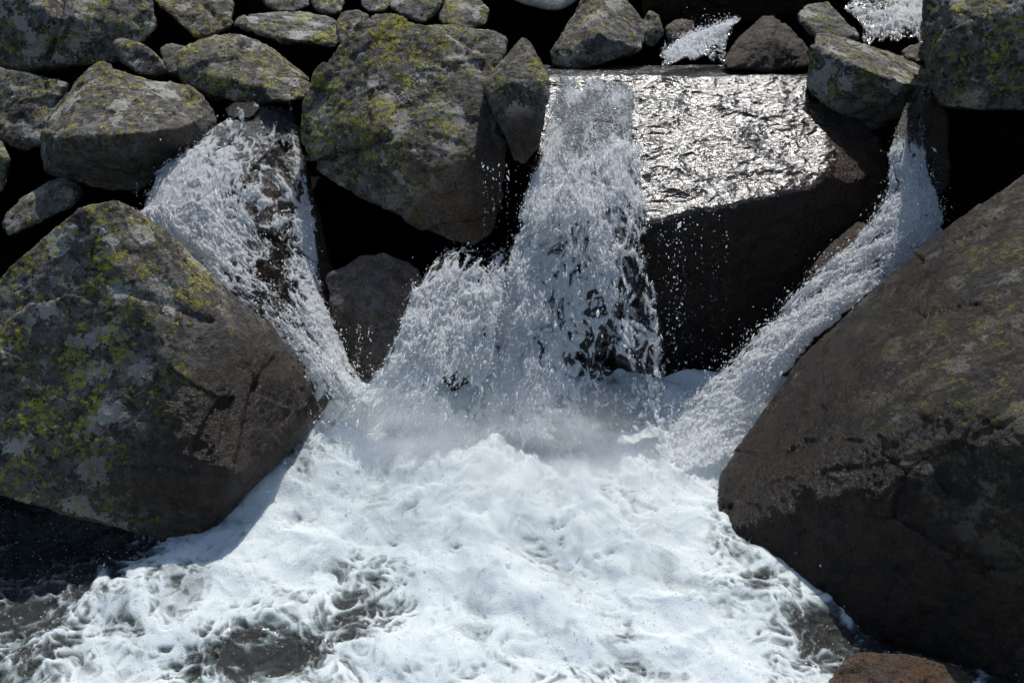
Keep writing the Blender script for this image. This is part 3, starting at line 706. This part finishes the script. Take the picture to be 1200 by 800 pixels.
# foaming pool
ctrl = np.array([(390,500,4.36),(470,512,4.30),(560,540,4.28),(330,560,4.1),(600,800,3.1),(600,700,3.5),(600,600,4.0),(640,530,4.42),(430,480,4.5),(800,530,4.4),(780,480,4.65),(260,640,3.75),(150,700,3.45),(50,700,3.5),
    (20,640,3.85),(850,600,4.02),(930,700,3.5),(1000,745,3.3),(1100,800,3.05),(300,800,3.07),(30,800,3.08),(800,800,3.1),(450,560,4.2),(600,960,2.45),(200,960,2.5),(1000,960,2.4),(-250,700,3.4),(-250,900,2.6),
    (600,470,4.75),(1200,800,3.0),(400,620,3.9),(720,650,3.75)], float)
cw = P(ctrl[:, 0], ctrl[:, 1], ctrl[:, 2])
def rbf_fit(c):
    d = np.hypot(c[:, None, 0] - c[None, :, 0], c[:, None, 1] - c[None, :, 1])
    K = d + np.eye(len(c)) * -.08
    A = np.block([[K, np.c_[np.ones(len(c)), c[:, :2]]], [np.c_[np.ones(len(c)), c[:, :2]].T, np.zeros((3, 3))]])
    return np.linalg.solve(A, np.r_[c[:, 2], 0, 0, 0])
RW = rbf_fit(cw)
def pool_base(x, y):
    z = RW[-3] + RW[-2] * x + RW[-1] * y
    for i, c in enumerate(cw): z = z + RW[i] * np.hypot(x - c[0], y - c[1])
    return z

def build_pool():
    ax = np.arange(-2.7, 2.5, .0062); ay = np.arange(2.1, 4.95, .0062)
    X, Y = np.meshgrid(ax, ay)
    Z0 = pool_base(X, Y)
    px, py = pix(v3(X, Y, Z0))
    sx, sy = .12, 4.75
    r = np.hypot(X - sx, Y - sy); th = np.arctan2(X - sx, sy - Y)
    wr = r + .10 * fbm(v3(X * 3, Y * 3, 0 * X), 3, 70) + .03 * fbm(v3(X * 11, Y * 11, 0 * X), 2, 75); wth = th + .12 * fbm(v3(X * 2.5, Y * 2.5, 5 + 0 * X), 3, 71)
    q = v3(wth * 3.2, np.log(wr + .25) * 3.0, 0 * X)
    big = fbm(q * .9, 3, 72)
    streak = ridged(q * v3(1.6, .75, 1), 3, 73)
    wx, wy = X + .09 * fbm(v3(X * 4, Y * 4, 0 * X), 3, 80), Y + .09 * fbm(v3(X * 4, Y * 4, 9 + 0 * X), 3, 81)
    ridge = ridged(v3(wx * 2.6 + 1.1 * wy, wy * 3.0, 0 * X), 2, 82, .35)
    lump = fbm(v3(wx * 5, wy * 6, 0 * X), 4, 83)
    fine = fbm(v3(wx * 24, wy * 24, 0 * X), 4, 84)
    boil = sstep(1.5, .25, r)
    M = 1.12 + blobs(px, py, [(330,735,75,48,-.62),(300,780,100,30,-.7),(250,765,90,35,-.35),(420,700,45,45,-.4),(90,640,110,60,-.85),(20,720,75,110,-.8),(130,610,60,40,-.6),
        (140,700,40,60,-.25),(700,795,70,22,-.45),(960,765,60,40,-.6),(1060,770,110,60,-1.0),(880,690,40,22,-.35),(820,660,30,20,-.2),(350,530,40,22,-.5),(390,510,26,16,-.4),(870,640,30,40,-.4),(1190,800,70,50,-1.2),(20,785,70,40,-.45),(60,596,130,34,-1.1),(890,700,36,22,-.45),(945,735,46,22,-.6),(855,650,22,30,-.5),(560,775,80,24,-.2),(470,735,40,20,-.2)])  # foam also cleared below the left boulder, standing in for its dark shade
    M = M + .0 * X
    c1, c2, cr = worley2(wx * 9 + .5 * fine, wy * 9, 90)
    lace = 1 - sstep(.04, .4, c2 - c1)
    d1, d2, dr = worley2(wx * 21 + .3 * fine, wy * 21, 91)
    lace2 = 1 - sstep(.05, .4, d2 - d1)
    st2 = ridged(v3(wth * 16, wr * 2.2, 7 + 0 * X), 3, 93, .6)
    m = M + .20 * streak + .22 * st2 * sstep(1.0, .2, M) + .22 * lump + .20 * fine + .16 * big + .30 * lace + .16 * lace2 - .72
    tone = fbm(v3(wth * 7 + .4 * lump, wr * 4.5, 4 + 0 * X), 4, 88)
    foam = np.clip(sstep(-.28, .85, m) - .30 * sstep(.02, .6, tone + .25 * fine) * (1 - .4 * boil), 0, 1)
    holes = sstep(.5, -.3, m)
    soft = fbm(v3(wx * 2.4 + .8 * wy, wy * 3.0, 0 * X), 2, 86)
    Z = Z0 + (.03 + .035 * boil) * big + .04 * soft + .022 * ridge * (.3 + .5 * foam) + (.007 + .014 * boil) * lump + .0025 * fine + .012 * streak - .018 * holes + holes * (.010 * fine + .008 * st2)
    V = v3(X, Y, Z).reshape(-1, 3)
    me = mesh_from('water', V, grid_faces(len(ay), len(ax))[:, ::-1]); set_attr(me, 'foam', foam.ravel())
    w_ = link('water', me, POOL, kind='structure')
    n = np.zeros_like(V); n[:, 2] = 1
    inview = ((px > -20) & (px < 1220) & (py < 830)).ravel()
    dr = np.stack([X - sx, Y - sy, 0 * X], -1); dr = (dr / np.linalg.norm(dr, axis=-1, keepdims=True)).reshape(-1, 3)
    fr = (foam ** 1.5 * (.15 + sstep(0, .8, .5 * fine + .3 * lace2 + .3 * streak)) + .12 * holes).ravel() * inview
    fo = link('froth', drops_mesh([(V, n, fr, 45000, .003, .0016, dr)], 0, 1.4), DROP, kind='stuff'); fo.parent = w_
    drop_src.append((V, n, (foam * sstep(.1, .6, ridge) * .15 + 1.8 * sstep(.8, .3, r) * foam + .10 * holes).ravel() * inview, 5000, .045, .0017, dr))
build_pool()

# ------------------------------------------------------------------ spray
def build_spray():
    r = np.random.default_rng(5)
    extra = []
    # beads falling off the lip of the slab, in front of its black face, and beside the falls
    for (x0, x1, y0, y1, Y, cnt, sz) in [(770,850,250,440,4.9,600,.0017),(775,800,260,480,4.72,260,.0024),(800,930,430,470,4.6,160,.0024),(560,610,190,300,5.0,240,.0022),(400,440,380,450,4.7,220,.0022),
                                         (150,185,215,280,5.4,200,.002),(770,840,470,500,4.5,260,.0022),(360,410,480,540,4.3,300,.0022)]:
        k = max(3, cnt // 26)
        c = r.uniform(x0, x1, k)[r.integers(0, k, cnt)] + r.normal(0, 1.6, cnt)
        p = P(c, y0 + (y1 - y0) * r.uniform(0, 1, cnt), Y + r.normal(0, .03, cnt))
        dn = np.tile([0, -.1, -1.], (cnt, 1))
        extra.append((p, dn * 0, np.ones(cnt), cnt, .004, sz, dn))
    link('spray', drops_mesh(drop_src + extra, 0, 2.0), DROP, kind='stuff')
build_spray()

# ------------------------------------------------------------------ mist where the falls strike the pool
def build_mist():
    t = NT('mist')
    v = t.n('TexCoord').outputs['Object']
    ln = t.n('VectorMath', {0: v}, operation='LENGTH').outputs['Value']
    fall = t.ramp(ln, 1.0, .25)
    d = t.math('MULTIPLY', fall, t.math('MULTIPLY', t.ramp(t.noise(v, 2.4, 3, .6), .34, .72), 2.3))
    pv = t.n('VolumePrincipled', {'Color': (.97, .98, .99), 'Density': d, 'Anisotropy': .1})
    t.put(t.out.inputs['Volume'], pv.outputs[0])
    bm = bmesh.new(); bmesh.ops.create_icosphere(bm, subdivisions=4, radius=1.0)
    me = bpy.data.meshes.new('mist'); bm.to_mesh(me); bm.free()
    for k, (c, r) in enumerate([((645, 540, 4.05), (.90, .62, .36)), ((470, 512, 4.14), (.55, .36, .26))]):
        o = bpy.data.objects.new('mist', me); COL.objects.link(o)
        if k == 0: me.materials.append(t.m)
        o.location = P(*c); o.scale = r; o['kind'] = 'stuff'
build_mist()
